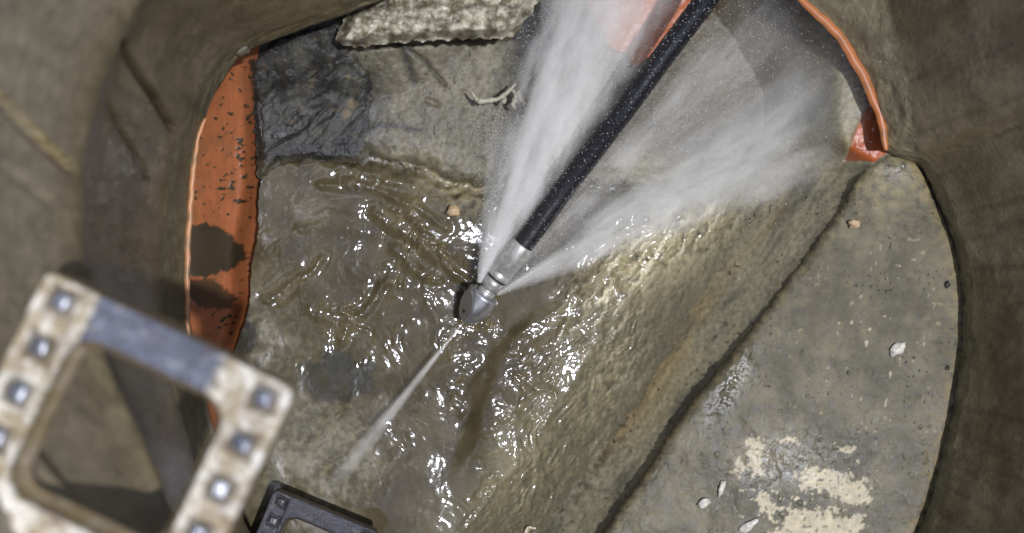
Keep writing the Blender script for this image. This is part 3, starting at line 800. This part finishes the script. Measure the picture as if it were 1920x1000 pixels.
# ------------------------------------------------------------------ water jets: cones of spray
def jet_mat(name, dens, tana, near, far, thr, k_ang, k_len, seed, fadein=.01, power=1.0, fpow=2.5):
    m = bpy.data.materials.new(name); m.use_nodes = True
    N = m.node_tree.nodes; Lk = m.node_tree.links
    N.clear()
    out = N.new('ShaderNodeOutputMaterial'); vol = N.new('ShaderNodeVolumePrincipled')
    vol.inputs['Color'].default_value = (.985, .99, 1.0, 1); vol.inputs['Anisotropy'].default_value = -.35
    Lk.new(vol.outputs[0], out.inputs['Volume'])
    tc = N.new('ShaderNodeTexCoord'); sp = N.new('ShaderNodeSeparateXYZ'); Lk.new(tc.outputs['Object'], sp.inputs[0])
    def mth(op, a, b_=None, c=None, clamp=False):
        n = N.new('ShaderNodeMath'); n.operation = op; n.use_clamp = clamp
        for i, v_ in enumerate((a, b_, c)):
            if v_ is None: continue
            if isinstance(v_, (int, float)): n.inputs[i].default_value = v_
            else: Lk.new(v_, n.inputs[i])
        return n.outputs[0]
    x, y, z = sp.outputs
    zs = mth('ADD', z, .012)
    ux = mth('DIVIDE', x, zs); uy = mth('DIVIDE', y, zs)
    rho = mth('DIVIDE', mth('SQRT', mth('ADD', mth('MULTIPLY', ux, ux), mth('MULTIPLY', uy, uy))), tana)
    cmb = N.new('ShaderNodeCombineXYZ')
    Lk.new(mth('MULTIPLY', ux, k_ang), cmb.inputs[0]); Lk.new(mth('MULTIPLY', uy, k_ang), cmb.inputs[1]); Lk.new(mth('MULTIPLY_ADD', z, k_len, seed), cmb.inputs[2])
    no = N.new('ShaderNodeTexNoise'); no.inputs['Scale'].default_value = 1; no.inputs['Detail'].default_value = 5; no.inputs['Roughness'].default_value = .6
    Lk.new(cmb.outputs[0], no.inputs['Vector'])
    # streaky radial falloff: core solid, edge ragged
    fall = mth('SUBTRACT', 1.0, mth('POWER', rho, 2.0), clamp=True)
    ns = mth('MULTIPLY_ADD', no.outputs['Fac'], 5.0, -2.5 + thr)
    n5 = N.new('ShaderNodeTexNoise'); n5.inputs['Scale'].default_value = 42; n5.inputs['Detail'].default_value = 6; n5.inputs['Roughness'].default_value = .7
    mp = N.new('ShaderNodeMapping'); mp.inputs['Scale'].default_value = (1, 1, .35); Lk.new(tc.outputs['Object'], mp.inputs['Vector']); Lk.new(mp.outputs[0], n5.inputs['Vector'])
    ns = mth('ADD', ns, mth('MULTIPLY', mth('MULTIPLY_ADD', n5.outputs['Fac'], 7.0, -3.5), mth('MINIMUM', mth('MULTIPLY', z, 6.0), 1.0)))
    e = mth('MULTIPLY', fall, mth('MAXIMUM', mth('ADD', ns, fall), 0), clamp=False)
    # physical thinning along the jet
    thin = mth('DIVIDE', 1.0, mth('POWER', mth('ADD', mth('DIVIDE', z, near), .35), power))
    endf = mth('SUBTRACT', 1.0, mth('SMOOTH_MIN', mth('POWER', mth('DIVIDE', z, far), fpow), 1.0, .05), clamp=True)
    dn = mth('MULTIPLY', mth('MULTIPLY', e, thin), mth('MULTIPLY', endf, dens))
    Lk.new(dn, vol.inputs['Density'])
    m.cycles.volume_step_rate = .35
    return m

def jet(origin, target, half_deg, dens, label, name='water_jet', group='jets of water from the nozzle', near=.08, thr=.35, k_ang=None, k_len=9, seed=0., power=1.0, fpow=2.5):
    d = target - origin; Ln = d.length
    tana = math.tan(math.radians(half_deg))
    n = 32; V = []; F = []
    ts = [0.0, .01, .03, .08, .2, .4, .6, .8, .93, 1.0]
    for t in ts:
        r_ = (t * Ln + .012) * tana * 1.0
        for k in range(n):
            w = 2 * math.pi * k / n
            V.append((math.cos(w) * r_, math.sin(w) * r_, t * Ln))
    for i in range(len(ts) - 1):
        for k in range(n):
            F.append((i * n + k, i * n + (k + 1) % n, (i + 1) * n + (k + 1) % n, (i + 1) * n + k))
    me = bpy.data.meshes.new(name); me.from_pydata(V, [], F + [tuple(range(n))[::-1], tuple(range((len(ts) - 1) * n, len(ts) * n))]); me.update()
    me.materials.append(jet_mat(name + '_spray', dens, tana, near, Ln, thr, k_ang or 2.2 / tana, k_len, seed, power=power, fpow=fpow))
    o = bpy.data.objects.new(name, me); COL.objects.link(o)
    o.location = origin
    o.rotation_euler = d.to_track_quat('Z', 'Y').to_euler()
    return tag(o, label, 'water jet', group)

def orif(px, py, z=.078): return pv(px, py, z)
JT = [
 (orif(900, 530), pv(1195, -150, .19), 13.5, 95, 'dense white spray fan between the grey channel wall and the hose, left of it', .1, .05, 0.0),
 (orif(897, 530), pv(985, 215, .15), 16, 48, 'short ragged spray plume thrown furthest left of the nozzle', .06, -.15, 3.1),
 (orif(926, 540), pv(1530, -70, .16), 7, 36, 'thin hazy jet running close along the right side of the hose', .1, -.1, 5.7),
 (orif(932, 553), pv(1640, 165, .13), 12, 58, 'dense white spray fan sweeping low over the channel slope towards the rim', .10, .0, 8.4),
 (orif(930, 548), pv(1640, 20, .18), 13, 12, 'faint middle veil of spray between the two right hand jets', .10, -.15, 11.2)]
for a_, b_, h_, dn_, lb_, nr_, th_, sd_ in JT:
    jet(a_, b_, h_, dn_, lb_, near=nr_, thr=th_, seed=sd_)
jet(pv(868, 606, .062), pv(612, 925, .045), 3.3, 210, 'narrow pencil of water shooting forward from the tip of the nozzle', near=.05, thr=.4, seed=2.2, k_len=22, power=1.0, fpow=1.3)

# droplets: one cloud of small drops
def droplets(n):
    bv = np.array([(1, 0, 0), (-1, 0, 0), (0, 1, 0), (0, -1, 0), (0, 0, 1), (0, 0, -1)], float)
    bf = np.array([(0, 2, 4), (2, 1, 4), (1, 3, 4), (3, 0, 4), (2, 0, 5), (1, 2, 5), (3, 1, 5), (0, 3, 5)])
    r = random.Random(9); cs = []; rs = []
    wts = [.46, .16, .14, .14, .10]
    for i in range(n):
        j = r.choices(range(5), wts)[0]
        a_, b_, h_ = JT[j][:3]
        d = b_ - a_; Ln = d.length; d = d.normalized()
        q1 = d.orthogonal().normalized(); q2 = d.cross(q1)
        t = Ln * (r.random() ** .7)
        sp = math.tan(math.radians(h_)) * t * 1.0
        rad = sp * abs(r.gauss(.72, .30)); w = r.random() * 2 * math.pi
        c = a_ + d * t + (q1 * math.cos(w) + q2 * math.sin(w)) * rad
        if c.z < .06: c.z = .06 + r.random() * .03
        cs.append(c); rs.append(.00022 + .00042 * r.random() ** 3 + (.0003 if r.random() < .04 else 0))
    cs = np.array([tuple(c) for c in cs]); rs = np.array(rs)
    V = (cs[:, None, :] + bv[None] * rs[:, None, None]).reshape(-1, 3)
    F = (np.arange(n)[:, None, None] * 6 + bf[None]).reshape(-1, 3)
    return V, F
V, F = droplets(26000)
# beads of water on the hose
bv = np.array([(1, 0, 0), (-1, 0, 0), (0, 1, 0), (0, -1, 0), (0, 0, 1), (0, 0, -1)], float)
bf = np.array([(0, 2, 4), (2, 1, 4), (1, 3, 4), (3, 0, 4), (2, 0, 5), (1, 2, 5), (3, 1, 5), (0, 3, 5)])
cs = []; rs = []
for i in range(420):
    k = int(random.random() ** .7 * 112) + 1
    p_ = hp[k]; t_ = (hp[k + 1] - hp[k - 1]).normalized()
    s1 = t_.cross(Vector((0, 0, 1))).normalized(); s2 = s1.cross(t_)
    a_ = random.gauss(0, .9)
    cs.append(tuple(p_ + (s1 * math.sin(a_) + s2 * math.cos(a_)) * .0140 + t_ * random.uniform(-.003, .003))); rs.append(.0002 + .0006 * random.random() ** 3)
V2 = (np.array(cs)[:, None, :] + bv[None] * np.array(rs)[:, None, None]).reshape(-1, 3)
F2 = (np.arange(len(cs))[:, None, None] * 6 + bf[None]).reshape(-1, 3)
V2 = np.concatenate([V, V2]); F = np.concatenate([F, F2 + len(V)]); V = V2
dr = mesh_from('spray_droplets', V, F, M_drop)
tag(dr, 'fine water droplets flying in the spray', kind='stuff')

# ------------------------------------------------------------------ step irons
def step_iron(loc, ang, sc, label, crusty, seed, arm=.12):
    W_, D_, bw, aw = .2126, .200, .0335, .041       # overall width, depth, bar width, arm width
    root = empty('step_iron', loc)
    tag(root, label, 'step iron', 'step irons set in the manhole wall')
    n = 640
    def loop(x0, x1, y0, y1, r, cnt):
        pts = []
        def arc_(cx, cy, a0):
            for k in range(25):
                a = math.radians(a0 + 90 * k / 24); pts.append((cx + r * math.cos(a), cy + r * math.sin(a)))
        arc_(x1 - r, y1 - r, 0); arc_(x0 + r, y1 - r, 90); arc_(x0 + r, y0 + r, 180); arc_(x1 - r, y0 + r, 270)
        pts = np.array(pts + [pts[0]])
        # resample so that inner and outer loops pair up by corner
        out = []
        idx = [0, 24, 25, 49, 50, 74, 75, 99, 100]
        per = [30, 130, 30, 130, 30, 130, 30, 130]
        for i in range(8):
            sgm = pts[idx[i]:idx[i + 1] + 1] if i < 7 else pts[99:101]
            s_ = np.concatenate([[0], np.cumsum(np.linalg.norm(np.diff(sgm, axis=0), axis=1))])
            tt = np.linspace(0, s_[-1], per[i], endpoint=False)
            out.append(np.stack([np.interp(tt, s_, sgm[:, 0]), np.interp(tt, s_, sgm[:, 1])], 1))
        return np.concatenate(out)
    inner = loop(aw, W_ - aw, bw, D_ - bw, .022, n); outer = loop(0, W_, 0, D_, .010, n)
    flin = loop(aw - .0 + .006, W_ - aw - .006, bw + .006, D_ - bw - .006, .018, n)
    th = .024
    rws = [(flin, -th * 1.25), (flin, -th * .85), (inner * .8 + flin * .2, -th * .8), (inner, -.004), (inner * .985 + outer * .015, -.0015)]
    nt = 34
    for i in range(nt + 1):
        f = .04 + .92 * i / nt
        rws.append((inner * (1 - f) + outer * f, 0))
    rws += [(outer * .985 + inner * .015, -.0015), (outer, -.004), (outer, -th * .9), (outer * 1.0, -th * 1.25)]
    V = np.array([np.column_stack([p, np.full(len(p), z)]) for p, z in rws])
    X_, Y_, Zt = V[..., 0], V[..., 1], V[..., 2]
    top = np.zeros(len(rws)); top[4:-3] = 1; top = top[:, None] * np.ones_like(X_)
    armm = np.maximum(sm(aw * 1.25, aw * 1.0, X_), sm(W_ - aw * 1.9, W_ - aw * 1.05, X_))
    back = sm(D_ * .55, D_ * .75, Y_)
    cr = np.clip(armm + back, 0, 1) * crusty
    nz_ = fbm(X_ * 55 + seed, Y_ * 55, 4, 301 + seed); nz2 = fbm(X_ * 190, Y_ * 190, 3, 305 + seed)
    crm = np.maximum(sm(.25, .7, cr + .45 * nz_), .75 * sm(.34, .46, nz2 + .25 * nz_) * crusty)
    Zt = Zt + top * (.0022 * crm * (1 + .9 * nz_ + .6 * nz2) + .0005 * nz2 + .0012 * nz_)
    # central bar slightly crowned
    Zt = Zt - top * .0022 * np.abs((Y_ - bw / 2) / (bw / 2)) ** 3 * (Y_ < bw) * (1 - armm)
    studs = []
    rec = np.zeros_like(X_)
    for xx in (aw * .50, W_ - aw * .50):
        for k in range(5):
            studs.append((xx, .017 + .0385 * k))
    for (sx_, sy_) in studs:
        q = np.maximum(np.abs(X_ - sx_), np.abs(Y_ - sy_))
        Zt = Zt - top * .0035 * sm(.0125, .0095, q)
        rec = np.maximum(rec, sm(.0125, .0095, q))
    # raised rib along the left arm's inner edge
    ribm = np.exp(-((X_ - aw * .93) / .0035) ** 2) * sm(.0, .01, Y_) * top
    Zt = Zt + .0035 * ribm
    V[..., 2] = Zt
    metal = lin(104, 107, 122)
    c = np.ones(X_.shape + (3,)) * metal * (.95 + .7 * nz_ + .45 * fbm(X_ * 18 + seed, Y_ * 130, 3, 309))[..., None]
    cru = mixc(lin(176, 160, 130), lin(242, 236, 224), sm(-.3, .45, nz_ + .5 * nz2))
    c = mixc(c, cru, crm)
    c = mixc(c, lin(120, 84, 54), .45 * sm(.2, .5, fbm(X_ * 40, Y_ * 40, 3, 311 + seed)) * (.35 + .65 * crm) + .8 * (1 - top) * 0)
    c = mixc(c, lin(84, 70, 54), rec * .7)
    sidem = (1 - top)
    c = mixc(c, lin(128, 110, 76), sidem * .85)
    if crusty < .5: c = mixc(c, lin(52, 48, 52), .7 * np.ones_like(X_))
    rg = np.clip(.24 + .08 * crm + .12 * nz_ + .2 * sidem, .12, .8)
    V3 = V.copy()
    # local y runs towards the wall: flip to world -Y
    V3[..., 1] = -V[..., 1]
    fr = mesh_from('frame', V3.reshape(-1, 3), grid_faces(len(rws), len(inner), True, flip=False), M_step, root, c.reshape(-1, 3), rg.ravel())
    # studs
    def stud_mesh():
        bm = bmesh.new(); bmesh.ops.create_cube(bm, size=1)
        for v in bm.verts: v.co = Vector((v.co.x * .0150, v.co.y * .0150, v.co.z * .0085))
        bmesh.ops.bevel(bm, geom=bm.edges[:], offset=.0042, segments=5, affect='EDGES', profile=.6)
        me = bpy.data.meshes.new('tread_stud'); bm.to_mesh(me); bm.free(); me.materials.append(M_stud if crusty > .5 else M_stud_dark)
        for p in me.polygons: p.use_smooth = True
        return me
    me = stud_mesh()
    for i, (sx_, sy_) in enumerate(studs):
        o = bpy.data.objects.new('tread_stud', me); COL.objects.link(o); o.parent = root
        o.location = (sx_, -sy_, .0008); o.rotation_euler = (random.uniform(-.14, .14), random.uniform(-.14, .14), random.uniform(-.2, .2)); o.scale = (random.uniform(.85, 1.08), random.uniform(.85, 1.1), random.uniform(.7, 1.2))
    for xx in (aw * .5, W_ - aw * .5):
        bm = bmesh.new(); bmesh.ops.create_cube(bm, size=1)
        for v in bm.verts: v.co = Vector((v.co.x * aw * .8, v.co.y * arm, v.co.z * .02))
        bmesh.ops.bevel(bm, geom=bm.edges[:], offset=.004, segments=2, affect='EDGES')
        me2 = bpy.data.meshes.new('wall_prong'); bm.to_mesh(me2); bm.free(); me2.materials.append(M_stud)
        o = bpy.data.objects.new('wall_prong', me2); COL.objects.link(o); o.parent = root
        o.location = (xx, -(D_ + arm / 2 - .006), -.014)
    root.rotation_euler[2] = math.radians(ang); root.scale = (sc, sc, sc)
    return root
M_stud_dark = simple('stud_dark', (.10, .10, .115), .3, .6, .6, 300, .3)
step_iron(pv(88, 506, .75), -25.6, 1.0, 'large step iron fixed to the left wall with pale crust and square studs', 1.0, 1)
step_iron(pv(514, 918, .09), -22.5, .66, 'small dark step iron low down at the foot of the channel', .25, 2, arm=.10)
step_iron(pv(985, 985, .07), -10, .6, 'step iron cut off by the bottom edge with only its pale crusted corner showing', 1.0, 3, arm=.2)

# ------------------------------------------------------------------ light, sky, camera
SUN_TILT, SUN_AZ = 14.5, -14       # degrees from the zenith; azimuth measured from +X
t = math.radians(SUN_TILT); az = math.radians(SUN_AZ)
sd = Vector((math.sin(t) * math.cos(az), math.sin(t) * math.sin(az), math.cos(t)))
sun = bpy.data.lights.new('sun', 'SUN'); sun.energy = 2.6; sun.angle = math.radians(1.4); sun.color = (1, .99, .975)
so = bpy.data.objects.new('sun', sun); COL.objects.link(so); so.rotation_euler = sd.to_track_quat('Z', 'Y').to_euler()
w = bpy.data.worlds.new('World'); scene.world = w; w.use_nodes = True
bg = w.node_tree.nodes['Background']; sky = w.node_tree.nodes.new('ShaderNodeTexSky'); sky.sky_type = 'NISHITA'; sky.sun_disc = False
sky.sun_elevation = math.radians(90 - SUN_TILT); sky.sun_rotation = math.radians(90 - SUN_AZ)
w.node_tree.links.new(sky.outputs[0], bg.inputs[0]); bg.inputs[1].default_value = .15

cam = bpy.data.cameras.new('camera'); cam.sensor_width = 36; cam.lens = 36 / (1920 * S); cam.clip_start = .02; cam.clip_end = 200
cam.dof.use_dof = True; cam.dof.focus_distance = H - .09; cam.dof.aperture_fstop = 2.3
cobj = bpy.data.objects.new('camera', cam); COL.objects.link(cobj); cobj.location = (0, 0, H)
scene.camera = cobj
scene.render.engine = 'CYCLES'
scene.cycles.volume_bounces = 4
scene.cycles.max_bounces = 8
scene.cycles.volume_max_steps = 256
scene.view_settings.view_transform = 'Standard'; scene.view_settings.look = 'None'
scene.view_settings.exposure = .07
